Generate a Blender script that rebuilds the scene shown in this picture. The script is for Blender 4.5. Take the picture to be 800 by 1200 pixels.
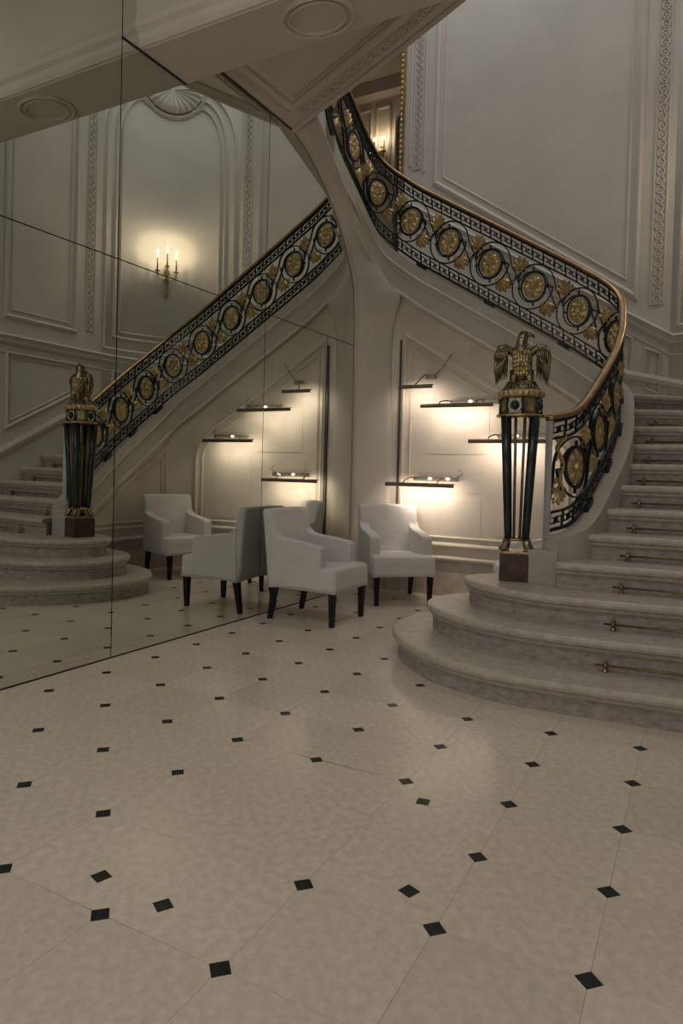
import bpy, bmesh, math, random
import numpy as np
from mathutils import Vector, Matrix
random.seed(7)
PI = math.pi
SC = bpy.context.scene
COL = SC.collection
for o in list(bpy.data.objects):
    bpy.data.objects.remove(o)

# ------------------------------------------------------------------ camera
# World frame: the mirrored wall is the plane x = 0, y runs along it, z is up (metres).
CAM_POS = Vector((3.3, 0.0, 1.2107))
YAW, PITCH, ROLL = 0.499845, 0.0220025, 0.0257245
_r = Vector((math.cos(YAW), math.sin(YAW), 0)); _f = Vector((-math.sin(YAW), math.cos(YAW), 0)); _u = Vector((0, 0, 1))
_f2 = _f * math.cos(PITCH) - _u * math.sin(PITCH); _u2 = _u * math.cos(PITCH) + _f * math.sin(PITCH)
_r3 = _r * math.cos(ROLL) + _u2 * math.sin(ROLL); _u3 = -_r * math.sin(ROLL) + _u2 * math.cos(ROLL)
camd = bpy.data.cameras.new('camera'); cam = bpy.data.objects.new('camera', camd); COL.objects.link(cam)
cam.matrix_world = Matrix(((_r3.x, _u3.x, -_f2.x, CAM_POS.x), (_r3.y, _u3.y, -_f2.y, CAM_POS.y), (_r3.z, _u3.z, -_f2.z, CAM_POS.z), (0, 0, 0, 1)))
camd.sensor_fit = 'AUTO'; camd.sensor_width = 36.0
camd.lens = 808.6187 / 1200 * 36.0
camd.shift_y = -(600 - 569.2022) / 1200
camd.clip_start = 0.02
SC.camera = cam

# ------------------------------------------------------------------ world, large lights, exposure
W = bpy.data.worlds.new('world'); SC.world = W; W.use_nodes = True
W.node_tree.nodes['Background'].inputs[0].default_value = (0.95, 0.93, 0.88, 1)
W.node_tree.nodes['Background'].inputs[1].default_value = 0.10
def area_light(name, loc, target, sx, sy, energy, color):
    d = bpy.data.lights.new(name, 'AREA'); d.shape = 'RECTANGLE'; d.size = sx; d.size_y = sy; d.energy = energy; d.color = color
    o = bpy.data.objects.new(name, d); COL.objects.link(o); o.location = loc
    o.rotation_euler = (Vector(target) - Vector(loc)).to_track_quat('-Z', 'Y').to_euler()
    return o
area_light('assumed_skylight', (1.3, 6.0, 9.3), (1.3, 6.0, 0), 4.6, 3.6, 72, (0.95, 0.97, 0.97))       # assumed laylight over the stair well, unseen, added for soft light from above
area_light('rear_fill', (2.6, -2.7, 2.0), (2.0, 4.0, 0.9), 4.4, 2.8, 27, (1.0, 0.92, 0.845))  # unseen fill light added behind the camera for soft ambient
area_light('assumed_ceiling_fill', (2.0, 0.7, 4.62), (2.0, 0.9, 0), 2.0, 2.0, 25, (1.0, 0.92, 0.84))            # assumed unseen overhead light, added under the hall ceiling to brighten the floor
vs = SC.view_settings
vs.view_transform = 'Standard'; vs.look = 'None'; vs.gamma = 1.0; vs.exposure = 0.36
vs.use_curve_mapping = False
SC.cycles.blur_glossy = 1.0
SC.cycles.sample_clamp_indirect = 4.0

# ------------------------------------------------------------------ materials
def mat(name, col, rough=0.6, metal=0.0, var=0.12, scale=6.0, bump=0.0, bscale=None, spec=0.5, rnd=0.0, stretch=None, var2=None, emit=None, coat=0.0):
    m = bpy.data.materials.new(name); m.use_nodes = True
    nt = m.node_tree; N = nt.nodes; L = nt.links
    b = N['Principled BSDF']
    b.inputs['Roughness'].default_value = rough; b.inputs['Metallic'].default_value = metal
    b.inputs['Specular IOR Level'].default_value = spec
    if coat: b.inputs['Coat Weight'].default_value = coat
    tc = N.new('ShaderNodeTexCoord'); mp = N.new('ShaderNodeMapping')
    L.new(tc.outputs['Object'], mp.inputs[0])
    if stretch: mp.inputs['Scale'].default_value = stretch
    no = N.new('ShaderNodeTexNoise'); no.inputs['Scale'].default_value = scale; no.inputs['Detail'].default_value = 6
    no.inputs['Roughness'].default_value = 0.6
    L.new(mp.outputs[0], no.inputs['Vector'])
    rp = N.new('ShaderNodeValToRGB')
    c0 = [max(0, c * (1 - var)) for c in col]; c1 = [min(1, c * (1 + var)) for c in (var2 or col)]
    rp.color_ramp.elements[0].position = 0.32; rp.color_ramp.elements[1].position = 0.68
    rp.color_ramp.elements[0].color = (*c0, 1); rp.color_ramp.elements[1].color = (*c1, 1)
    L.new(no.outputs['Fac'], rp.inputs[0])
    out = rp.outputs[0]
    if rnd:
        oi = N.new('ShaderNodeObjectInfo'); mr = N.new('ShaderNodeMapRange')
        mr.inputs['To Min'].default_value = 1 - rnd; mr.inputs['To Max'].default_value = 1 + rnd
        L.new(oi.outputs['Random'], mr.inputs['Value'])
        hs = N.new('ShaderNodeHueSaturation'); L.new(mr.outputs[0], hs.inputs['Value']); L.new(out, hs.inputs['Color']); out = hs.outputs[0]
    L.new(out, b.inputs['Base Color'])
    if bump:
        n2 = N.new('ShaderNodeTexNoise'); n2.inputs['Scale'].default_value = bscale or scale * 4; n2.inputs['Detail'].default_value = 4
        L.new(mp.outputs[0], n2.inputs['Vector'])
        bp = N.new('ShaderNodeBump'); bp.inputs['Strength'].default_value = bump; bp.inputs['Distance'].default_value = 0.01
        L.new(n2.outputs['Fac'], bp.inputs['Height']); L.new(bp.outputs[0], b.inputs['Normal'])
    if emit:
        b.inputs['Emission Color'].default_value = (*emit[0], 1); b.inputs['Emission Strength'].default_value = emit[1]
    return m
M = {
 'plaster': mat('plaster', (0.60, 0.565, 0.51), 0.62, var=0.07, scale=1.3, bump=0.08, bscale=40),
 'soffit': mat('soffit_plaster', (0.58, 0.53, 0.47), 0.65, var=0.06, scale=2.0, bump=0.06, bscale=40),
 'stonewall': mat('limestone_wall', (0.66, 0.60, 0.52), 0.55, var=0.10, scale=2.2, bump=0.10, bscale=30),
 'tile': mat('cream_floor_stone', (0.70, 0.625, 0.54), 0.17, var=0.075, scale=30, bump=0.04, bscale=70, rnd=0.05, var2=(0.75, 0.67, 0.585), spec=0.45),
 'grout': mat('grout', (0.66, 0.585, 0.505), 0.7, var=0.1),
 'dot': mat('black_floor_stone', (0.020, 0.024, 0.020), 0.34, var=0.3, scale=30, spec=0.22),
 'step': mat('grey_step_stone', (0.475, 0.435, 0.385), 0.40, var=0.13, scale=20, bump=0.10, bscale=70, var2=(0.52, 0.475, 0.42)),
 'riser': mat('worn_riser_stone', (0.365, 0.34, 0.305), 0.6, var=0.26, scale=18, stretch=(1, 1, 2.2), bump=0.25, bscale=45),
 'mirror': mat('mirror_glass', (0.71, 0.735, 0.675), 0.0, 1.0, var=0.0),
 'mirback': mat('mirror_joint', (0.02, 0.022, 0.02), 0.5, var=0.1),
 'cloth': mat('white_slipcover', (0.66, 0.645, 0.635), 0.85, var=0.04, scale=4, bump=0.30, bscale=9, stretch=(1, 1, 2.5), spec=0.2),
 'leg': mat('dark_leg_wood', (0.012, 0.009, 0.008), 0.45, var=0.3, scale=12, spec=0.25),
 'iron': mat('black_iron', (0.014, 0.017, 0.017), 0.35, 0.3, var=0.3, scale=20),
 'steel': mat('polished_steel', (0.56, 0.58, 0.58), 0.42, 0.25, var=0.12, scale=5),
 'gold': mat('gilt_bronze', (0.52, 0.40, 0.21), 0.38, 0.7, var=0.35, scale=26, bump=0.35, bscale=60),
 'gold2': mat('worn_gilt', (0.46, 0.37, 0.20), 0.30, 0.9, var=0.5, scale=18, bump=0.5, bscale=45),
 'eagle': mat('patinated_bronze', (0.22, 0.185, 0.11), 0.27, 0.9, var=0.55, scale=14, bump=0.5, bscale=40),
 'brass': mat('brass_handrail', (0.34, 0.22, 0.11), 0.30, 0.75, var=0.2, scale=9),
 'curb': mat('grey_curb_stone', (0.52, 0.485, 0.43), 0.55, var=0.08, scale=6),
 'shadow_gap': mat('painted_shadow_gap', (0.075, 0.062, 0.05), 0.5, var=0.2),  # dark tone painted for the shade in the pilaster gap
 'plate': mat('bronze_plate', (0.27, 0.24, 0.20), 0.35, 0.6, var=0.15),
 'curbdark': mat('weathered_curb_stone', (0.43, 0.41, 0.37), 0.55, var=0.10, scale=9),
 'rodbrass': mat('tarnished_brass', (0.26, 0.19, 0.10), 0.35, 0.85, var=0.4, scale=9),
 'darkmetal': mat('green_black_bronze', (0.030, 0.042, 0.040), 0.25, 0.5, var=0.3, scale=9),
 'redmarble': mat('red_brown_marble', (0.072, 0.036, 0.030), 0.3, var=0.55, scale=16),
 'bronze': mat('bronze_lamp', (0.20, 0.145, 0.10), 0.35, 0.8, var=0.15, scale=8),
 'chrome': mat('chrome_plate', (0.62, 0.60, 0.57), 0.22, 0.9, var=0.05),
 'marble_base': mat('beige_skirting_marble', (0.50, 0.44, 0.36), 0.35, var=0.14, scale=9),
 'grey_base': mat('grey_skirting_band', (0.33, 0.30, 0.26), 0.5, var=0.12, scale=9),
 'candle': mat('bronze_candle', (0.16, 0.11, 0.06), 0.4, 0.6, var=0.2),
 'flame': mat('candle_bulb', (1, 0.9, 0.7), 0.5, emit=((1.0, 0.80, 0.52), 28.0)),
 'lamp_and_glint': mat('lamp_tube', (1, 0.9, 0.75), 0.5, emit=((1.0, 0.84, 0.62), 4.0)),  # lit tubes, also the painted highlights on the mounting plates
 'dark': mat('dark_door_paint', (0.06, 0.048, 0.038), 0.5, var=0.2),
 'hall': mat('upper_hall_plaster', (0.50, 0.43, 0.34), 0.65, var=0.08, scale=2),
}

# ------------------------------------------------------------------ mesh helpers
class MB:
    def __init__(s): s.v = []; s.f = []
    def add(s, vs, fs):
        k = len(s.v); s.v += [tuple(map(float, p)) for p in vs]; s.f += [tuple(i + k for i in f) for f in fs]; return s
    def box(s, lo, hi):
        x0, y0, z0 = lo; x1, y1, z1 = hi
        return s.add([(x0,y0,z0),(x1,y0,z0),(x1,y1,z0),(x0,y1,z0),(x0,y0,z1),(x1,y0,z1),(x1,y1,z1),(x0,y1,z1)],
                     [(3,2,1,0),(4,5,6,7),(0,1,5,4),(1,2,6,5),(2,3,7,6),(3,0,4,7)])
    def obox(s, c, ax, ay, az):
        c, ax, ay, az = map(np.array, (c, ax, ay, az)); vs = []
        for k in (-1, 1):
            for i, j in ((-1,-1),(1,-1),(1,1),(-1,1)): vs.append(c + ax*i + ay*j + az*k)
        return s.add(vs, [(3,2,1,0),(4,5,6,7),(0,1,5,4),(1,2,6,5),(2,3,7,6),(3,0,4,7)])
    def prism(s, poly, z0, z1):
        n = len(poly)
        vs = [(x, y, z0) for x, y in poly] + [(x, y, z1) for x, y in poly]
        return s.add(vs, [tuple(range(n))[::-1], tuple(range(n, 2*n))] + [(i, (i+1) % n, n + (i+1) % n, n + i) for i in range(n)])
    def rings(s, rs, cap=True, closed=False):
        n = len(rs[0]); vs = [p for r in rs for p in r]; fs = []
        m = len(rs)
        for a in range(m if closed else m - 1):
            b = (a + 1) % m
            for i in range(n):
                j = (i + 1) % n; fs.append((a*n+i, a*n+j, b*n+j, b*n+i))
        if cap and not closed: fs += [tuple(range(n))[::-1], tuple((m-1)*n + i for i in range(n))]
        return s.add(vs, fs)
    def tube(s, path, r, n=8, flat=(1, 1), up=(0, 0, 1), closed=False):
        P = [np.array(p, float) for p in path]; m = len(P); rs = []
        up = np.array(up, float)
        for i in range(m):
            t = (P[(i+1) % m] - P[i-1]) if closed else (P[min(i+1, m-1)] - P[max(i-1, 0)])
            t /= (np.linalg.norm(t) + 1e-9)
            a = np.cross(up, t)
            if np.linalg.norm(a) < 1e-3: a = np.cross((1, 0, 0.01), t)
            a /= np.linalg.norm(a); b = np.cross(t, a)
            rad = r[i] if hasattr(r, '__len__') else r
            rs.append([P[i] + a*math.cos(2*PI*k/n)*rad*flat[0] + b*math.sin(2*PI*k/n)*rad*flat[1] for k in range(n)])
        return s.rings(rs, closed=closed)
    def lathe(s, prof, c=(0, 0, 0), n=20, sx=1, sy=1, rot=0, lobes=0, amp=0):
        rs = []
        for r, z in prof:
            ring = []
            for k in range(n):
                a = 2*PI*k/n + rot; rr = r * (1 + (amp*math.cos(lobes*a) if lobes else 0))
                ring.append((c[0] + rr*math.cos(a)*sx, c[1] + rr*math.sin(a)*sy, c[2] + z))
            rs.append(ring)
        return s.rings(rs)
    def ell(s, c, r, n=10, m=7, rot=None):
        rs = []
        for j in range(m + 1):
            th = PI * (j + 0.02) / (m + 0.04); ring = []
            for k in range(n):
                p = np.array((r[0]*math.sin(th)*math.cos(2*PI*k/n), r[1]*math.sin(th)*math.sin(2*PI*k/n), -r[2]*math.cos(th)))
                if rot is not None: p = rot @ p
                ring.append(np.array(c) + p)
            rs.append(ring)
        return s.rings(rs)
    def strip(s, pts, prof, mapf, closed=False, sub=0.0):
        """sweep a profile [(lateral, offset)...] along 2-D points laid on the surface mapf(u, z, offset)"""
        P = [np.array(p, float) for p in pts]
        if sub:
            Q = []; n = len(P)
            for i in range(n if closed else n - 1):
                a, b = P[i], P[(i+1) % n]; k = max(1, int(np.linalg.norm(b - a) / sub))
                # keep corners sharp: only interior points are added
                Q += [a + (b - a) * t / k for t in range(k)]
            if not closed: Q.append(P[-1])
            P = Q
        m = len(P); rs = []
        for i in range(m):
            d0 = P[i] - P[i-1] if (closed or i > 0) else P[1] - P[0]
            d1 = P[(i+1) % m] - P[i] if (closed or i < m-1) else P[-1] - P[-2]
            d0 = d0/(np.linalg.norm(d0)+1e-9); d1 = d1/(np.linalg.norm(d1)+1e-9)
            n0 = np.array((-d0[1], d0[0])); n1 = np.array((-d1[1], d1[0]))
            nn = n0 + n1; l = np.linalg.norm(nn)
            nn = n0 if l < 1e-6 else nn / l
            c = max(0.4, float(np.dot(nn, n0)))
            rs.append([mapf(P[i][0] + nn[0]*a/c, P[i][1] + nn[1]*a/c, o) for a, o in prof])
        return s.rings(rs, closed=closed)
    def poly(s, pts, mapf, o0, o1):
        n = len(pts)
        vs = [mapf(u, z, o0) for u, z in pts] + [mapf(u, z, o1) for u, z in pts]
        return s.add(vs, [tuple(range(n))[::-1], tuple(range(n, 2*n))] + [(i, (i+1) % n, n+(i+1) % n, n+i) for i in range(n)])

def rect(w, o0, o1): return [(-w/2, o0), (w/2, o0), (w/2, o1), (-w/2, o1)]
def bead(w, o0, h): return [(-w/2, o0), (w/2, o0), (w/2, o0+h*0.35), (w*0.25, o0+h*0.85), (0, o0+h), (-w*0.25, o0+h*0.7), (-w/2, o0+h*0.5)]

def build(name, mb, material, parent=None, smooth=False, label=None, cat=None, group=None, kind=None, bevel=0, origin=None):
    me = bpy.data.meshes.new(name)
    v = mb.v
    if origin is not None: v = [(a-origin[0], b-origin[1], c-origin[2]) for a, b, c in v]
    me.from_pydata(v, [], mb.f); me.validate()
    bm = bmesh.new(); bm.from_mesh(me); bmesh.ops.recalc_face_normals(bm, faces=bm.faces); bm.to_mesh(me); bm.free()
    if smooth:
        for p in me.polygons: p.use_smooth = True
    me.materials.append(M[material] if isinstance(material, str) else material)
    o = bpy.data.objects.new(name, me); COL.objects.link(o)
    if origin is not None: o.location = origin
    if parent is not None: adopt(o, parent)
    tag(o, label, cat, group, kind)
    if bevel:
        b = o.modifiers.new('bevel', 'BEVEL'); b.width = bevel; b.segments = 3; b.limit_method = 'ANGLE'
    return o
def chain(o):
    m = Matrix.Translation(o.location) @ Matrix.Rotation(o.rotation_euler.z, 4, 'Z')
    return m
def world_of(o):
    m = chain(o)
    if o.parent is not None: m = world_of(o.parent) @ o.matrix_parent_inverse @ m
    return m
def adopt(o, parent):
    inv = world_of(parent).inverted(); o.parent = parent; o.matrix_parent_inverse = inv
def tag(o, label=None, cat=None, group=None, kind=None):
    if label: o['label'] = label
    if cat: o['category'] = cat
    if group: o['group'] = group
    if kind: o['kind'] = kind
    return o
def thing(name, loc, label, cat, group=None, rz=0.0):
    o = bpy.data.objects.new(name, None); COL.objects.link(o); o.location = loc; o.rotation_euler = (0, 0, rz)
    o.empty_display_size = 0.1
    return tag(o, label, cat, group)
def copy_tree(o, parent=None):
    c = o.copy(); COL.objects.link(c)
    if parent is not None: c.parent = parent
    for ch in list(o.children): copy_tree(ch, c)
    return c
def catmull(P, per=12):
    P = [np.array(p, float) for p in P]; out = []
    for i in range(len(P) - 1):
        p0 = P[i-1] if i > 0 else 2*P[0] - P[1]; p1, p2 = P[i], P[i+1]; p3 = P[i+2] if i + 2 < len(P) else 2*P[-1] - P[-2]
        for k in range(per):
            t = k / per
            out.append(0.5*((2*p1) + (-p0+p2)*t + (2*p0-5*p1+4*p2-p3)*t*t + (-p0+3*p1-3*p2+p3)*t**3))
    out.append(P[-1]); return out

# ------------------------------------------------------------------ surfaces that ornaments are laid on
# (1) the balustrade: plan curve of the rail with the height of its centre line
RAIL = [(2.315,4.63,1.205),(2.455,4.81,1.275),(2.538,5.19,1.528),(2.592,5.596,1.824),(2.580,5.965,2.11),(2.487,6.300,2.413),
        (2.15,6.43,2.689),(1.74,6.452,2.952),(1.323,6.46,3.214),(0.901,6.465,3.476),(0.493,6.455,3.739),(0.135,6.385,4.056),
        (0.070,5.985,4.37),(0.085,5.52,4.65),(0.24,5.16,4.92),(0.62,5.15,5.20),(1.02,5.20,5.46),(1.42,5.26,5.72)]
_PER = 24
_rp = np.array(catmull(RAIL, _PER))
_rs = np.concatenate([[0], np.cumsum(np.linalg.norm(np.diff(_rp[:, :2], axis=0), axis=1))])
SK = [float(_rs[i*_PER]) for i in range(len(RAIL))]           # arc length at each rosette
def rail_pt(s):
    s = min(max(s, -0.3), _rs[-1] + 0.3)
    x = np.interp(s, _rs, _rp[:, 0]); y = np.interp(s, _rs, _rp[:, 1]); z = np.interp(s, _rs, _rp[:, 2])
    if s < 0:
        d = (_rp[1] - _rp[0]) / _rs[1]; x, y, z = _rp[0] + d*s
    return np.array((x, y, z))
def rail_n(s):
    e = 0.04; a = rail_pt(max(0, s-e)); b = rail_pt(min(_rs[-1], s+e)); t = (b - a)[:2]; t /= np.linalg.norm(t)
    return np.array((-t[1], t[0], 0))                           # towards the hall side
def zc(s): return rail_pt(s)[2]
def RS(s, z, off=0.0):                                          # absolute height
    p = rail_pt(s) + rail_n(s)*off; return (p[0], p[1], z)
def RV(s, v, off=0.0): return RS(s, zc(s) + v, off)             # height above the rail centre line
# (2) the wall around the stair well: right wall, rounded corner, rear wall, unrolled
WX, WY, WR = 4.1, 7.95, 1.3
CX, CY = WX - WR, WY - WR
ARC = WR*PI/2; UA = CY - 5.0; UB = UA + ARC
def u_y(y): return y - 5.0
def u_x(x): return UB + (CX - x)
def WS(u, z, off=0.0):
    if u <= UA: return (WX - off, 5.0 + u, z)
    if u >= UB: return (CX - (u - UB), WY - off, z)
    a = (u - UA)/WR; return (CX + (WR-off)*math.cos(a), CY + (WR-off)*math.sin(a), z)

# ================================================================== THE SETTING
# ------------------------------------------------------------------ floor: cream slabs with clipped corners and black insets
fl = build('floor', MB().box((-0.02, -3.0, -0.10), (4.25, 6.60, -0.014)), 'grout', kind='structure')
GX = [0.212, 0.631, 1.042, 1.456, 1.862, 2.262, 2.660, 3.046, 3.432, 3.818]
GY = [-1.02, -0.63, -0.24, 0.15, 0.54, 0.925, 1.31, 1.697, 2.078, 2.468, 2.862, 3.258, 3.650, 4.046, 4.436, 4.842, 5.236, 5.63, 6.02, 6.41]
TILT = [0, 0, 0, 0, 0.004, 0.020, 0.050, 0.083, 0.116, 0.149]
def g(i, j):
    if i < 0: return (0.004, GY[j])
    if i >= len(GX): return (WX, GY[j] + 0.17)
    y = GY[j]; k = float(np.interp(y, [1.3, 1.7, 2.08, 2.47, 2.86, 3.26], [0.2, 0.45, 0.7, 0.9, 1.05, 1.1]))
    return (GX[i]*(1 - 0.0072*(max(y, 0.9) - 2.6)), y + TILT[i]*k)
SKIP = {(4, 8), (4, 7), (5, 8)}
DH = 0.034
def tile(c00, c10, c11, c01, cut=(1, 1, 1, 1)):
    cs = [np.array(c) for c in (c00, c10, c11, c01)]; gap = 0.0004; pts = []
    cen = sum(cs)/4
    for k in range(4):
        p = cs[k]; a = cs[k-1] - p; b = cs[(k+1) % 4] - p; a /= np.linalg.norm(a); b /= np.linalg.norm(b)
        ins = (a + b)*gap
        if cut[k]: pts += [p + a*DH + ins, p + b*DH + ins]
        else: pts.append(p + ins)
    mb = MB().prism([(q[0], q[1]) for q in pts], -0.012, 0.0)
    build('tile', mb, 'tile', fl, origin=(cen[0], cen[1], 0))
NX, NY = len(GX), len(GY)
for i in range(-1, NX):
    for j in range(NY - 1):
        if (i in (3, 4) and j in (7, 8)) or (i == 5 and j in (7, 8)) or (i in (3, 4) and j == 6): continue
        if GY[j] > 3.9 and i >= 6: continue                        # hidden under the stair
        tile(g(i, j), g(i+1, j), g(i+1, j+1), g(i, j+1), (i >= 0, i+1 < NX, i+1 < NX, i >= 0))
tile(g(3, 7), g(5, 7), g(5, 9), g(3, 9))
tile(g(5, 7), g(6, 7), g(6, 9), g(5, 9))
tile(g(3, 6), g(5, 6), g(5, 7), g(3, 7))
build('tile', MB().box((0.0, 6.40, -0.012), (2.9, 6.59, -0.001)), 'tile', fl)
dotmesh = None
def dot(x, y, rot=0.0, z=0.0006):
    global dotmesh
    if dotmesh is None:
        d = DH - 0.002
        o = build('inset', MB().prism([(d, 0), (0, d), (-d, 0), (0, -d)], -0.010, 0.0), 'dot'); dotmesh = o.data
    else:
        o = bpy.data.objects.new('inset', dotmesh); COL.objects.link(o)
    o.location = (x, y, z); o.rotation_euler = (0, 0, rot); o.parent = fl
for i in range(NX):
    for j in range(NY):
        if (i, j) in SKIP or (GY[j] > 3.9 and i >= 6): continue
        dot(*g(i, j))
for x, y, r in ((2.385, 2.364, 0.95), (2.554, 1.836, 0.42), (1.996, 1.425, 0.25), (1.747, 1.433, 0.5)):
    dot(x, y, r, 0.0015)

# ------------------------------------------------------------------ walls of the stair well
def wall_sheet(u0, u1, z0, z1, n=1):
    mb = MB(); us = np.linspace(u0, u1, n + 1)
    rs = [[WS(u, z0, 0), WS(u, z1, 0), WS(u, z1, -0.2), WS(u, z0, -0.2)] for u in us]
    return mb.rings(rs)
ZT = 9.5
wr = build('wall_right', wall_sheet(-8.0, UA, -0.1, ZT), 'plaster', kind='structure')
wc = build('wall_corner', wall_sheet(UA, UB, -0.1, ZT, 40), 'plaster', kind='structure', smooth=True)
wb = build('wall_back', wall_sheet(UB, u_x(-0.32), -0.1, ZT), 'plaster', kind='structure')
wl = build('wall_left', MB().box((-0.14, -3.0, -0.1), (-0.0125, 6.28, 3.84)).box((-0.14, -3.0, 3.84), (-0.0125, 5.15, 4.75)), 'mirback', kind='structure')
wu = build('wall_upper_left', MB().box((-1.65, -3.0, 4.0), (-1.45, 8.0, ZT)), 'plaster', kind='structure')

def moulding(parent, pts, prof, closed=True, sub=0.12, material='plaster', name='panel_moulding'):
    return build(name, MB().strip(pts, prof, WS, closed, sub), material, parent)
def inset(poly, d):
    n = len(poly); out = []
    P = [np.array(p, float) for p in poly]
    area = sum(P[i][0]*P[(i+1) % n][1] - P[(i+1) % n][0]*P[i][1] for i in range(n)); sg = 1 if area > 0 else -1
    for i in range(n):
        d0 = P[i]-P[i-1]; d1 = P[(i+1) % n]-P[i]; d0 /= np.linalg.norm(d0); d1 /= np.linalg.norm(d1)
        n0 = np.array((-d0[1], d0[0]))*sg; n1 = np.array((-d1[1], d1[0]))*sg; nn = n0+n1; nn /= np.linalg.norm(nn)
        out.append(tuple(P[i] + nn*d/max(0.3, float(np.dot(nn, n0)))))
    return out
def frame(parent, poly, w1=0.05, d=0.085, w2=0.022, closed=True):
    moulding(parent, poly, bead(w1, 0, 0.032), closed)
    moulding(parent, inset(poly, d), bead(w2, 0, 0.015), closed)
TOPZ = 7.6
# panel on the right wall, seen in the mirror
frame(wr, [(u_y(5.22), 2.93), (u_y(6.22), 2.93), (u_y(6.22), TOPZ), (u_y(5.22), TOPZ)])
frame(wr, [(u_y(3.70), 2.93), (u_y(4.98), 2.93), (u_y(4.98), TOPZ), (u_y(3.70), TOPZ)])
# lower panels of the dado, their foot following the stair
frame(wr, [(u_y(5.25), 1.62), (u_y(6.25), 2.14), (u_y(6.25), 2.50), (u_y(5.25), 2.50)], 0.03, 0.05, 0.014)
frame(wc, [(u_y(6.85), 2.12), (UA + 0.75, 2.12), (UA + 0.75, 2.50), (u_y(6.85), 2.50)], 0.03, 0.05, 0.014)
frame(wc, [(UA + 1.05, 2.12), (UA + 1.80, 2.12), (UA + 1.80, 2.50), (UA + 1.05, 2.50)], 0.03, 0.05, 0.014)
frame(wb, [(u_x(2.72), 2.10), (u_x(2.58), 2.16), (u_x(2.58), 2.58), (u_x(2.72), 2.52)], 0.022, 0.035, 0.010)
frame(wb, [(u_x(2.44), 2.24), (u_x(2.30), 2.32), (u_x(2.30), 2.78), (u_x(2.44), 2.70)], 0.022, 0.035, 0.010)
# tall sloping panel over the stair on the rear wall
BIG = [(u_x(2.455), 3.14), (u_x(0.15), 4.74), (u_x(0.15), TOPZ+0.5), (u_x(2.455), TOPZ+0.5)]
frame(wb, BIG, 0.06, 0.10, 0.026)
moulding(wb, [(u_x(0.0), 4.90), (u_x(0.0), 8.1)], bead(0.03, 0, 0.02), False)
moulding(wb, [(u_x(-0.19), 5.0), (u_x(-0.19), 8.1)], bead(0.03, 0, 0.02), False)
# chair rail: level round the corner, then climbing with the stair
DADO = [(-1.5, 2.66), (UA, 2.66), (UB - 0.02, 2.66), (u_x(2.70), 2.73), (u_x(0.3), 4.20), (u_x(-0.30), 4.56)]
def part_range(a, b, pts):
    us = [p[0] for p in pts]; zs = [p[1] for p in pts]
    q = [(a, float(np.interp(a, us, zs)))] + [p for p in pts if a < p[0] < b] + [(b, float(np.interp(b, us, zs)))]
    return q
rail_prof = [(-0.055, 0), (0.055, 0), (0.055, 0.045), (0.035, 0.06), (0.02, 0.03), (-0.01, 0.025), (-0.03, 0.04), (-0.055, 0.02)]
for par, a, b in ((wr, -1.5, UA), (wc, UA, UB), (wb, UB, u_x(-0.30))):
    moulding(par, part_range(a, b, DADO), rail_prof, False, 0.08, name='chair_rail')
    moulding(par, [(u, z - 0.16) for u, z in part_range(a, b, DADO)], bead(0.022, 0, 0.014), False, 0.08, name='chair_rail')
# sloping skirting above the steps
SKIRT = [(-1.9, 0.36), (u_y(3.6), 0.48), (u_y(6.05), 1.80), (UA + 0.6, 2.05), (UB - 0.5, 2.10), (u_x(2.4), 2.32), (u_x(0.0), 3.82)]
for par, a, b in ((wr, -1.9, UA), (wc, UA, UB), (wb, UB, u_x(-0.0))):
    moulding(par, part_range(a, b, SKIRT), [(-0.045, 0), (0.04, 0), (0.04, 0.03), (0.0, 0.045), (-0.045, 0.03)], False, 0.08, name='stair_skirting')
# guilloche bands (plaited chains in a sunk frame)
def guilloche(parent, u, z0, z1, w=0.10, mapf=WS, name='guilloche_band', vertical=True, p0=None, p1=None, off=0.0, material='plaster'):
    mb = MB()
    if vertical:
        A = np.array((u, z0)); B = np.array((u, z1))
    else: A, B = np.array(p0), np.array(p1)
    L = np.linalg.norm(B - A); d = (B - A)/L; n = np.array((-d[1], d[0])); pitch = w*0.95; k = int(L/pitch)
    for ph in (0, PI):
        pts = []
        for i in range(k*8 + 1):
            t = i/8*pitch; pts.append(A + d*t + n*math.sin(t/pitch*PI + ph)*w*0.36)
        mb.strip(pts, [(-0.009*w/0.1, off), (0.009*w/0.1, off), (0.006*w/0.1, off+0.014), (-0.006*w/0.1, off+0.014)], mapf)
    for i in range(k):
        c = A + d*(i + 0.5)*pitch; ring = []
        pts = [c + (n*math.cos(a) + d*math.sin(a))*w*0.13 for a in np.linspace(0, 2*PI, 6, endpoint=False)]
        mb.poly([tuple(p) for p in pts], mapf, off, off + 0.012)
    for sg in (-1, 1):
        mb.strip([A + n*sg*w*0.62, B + n*sg*w*0.62], bead(0.016, off, 0.016), mapf, False, 0.2)
    for q in (A, B): mb.strip([q - n*w*0.62, q + n*w*0.62], bead(0.016, off, 0.016), mapf)
    return build(name, mb, material, parent)
guilloche(wr, u_y(6.46), 2.98, 7.5, 0.10)
guilloche(wb, u_x(2.665), 3.04, 7.5, 0.10)
guilloche(wb, u_x(-0.095), 4.95, 7.8, 0.09)
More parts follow.
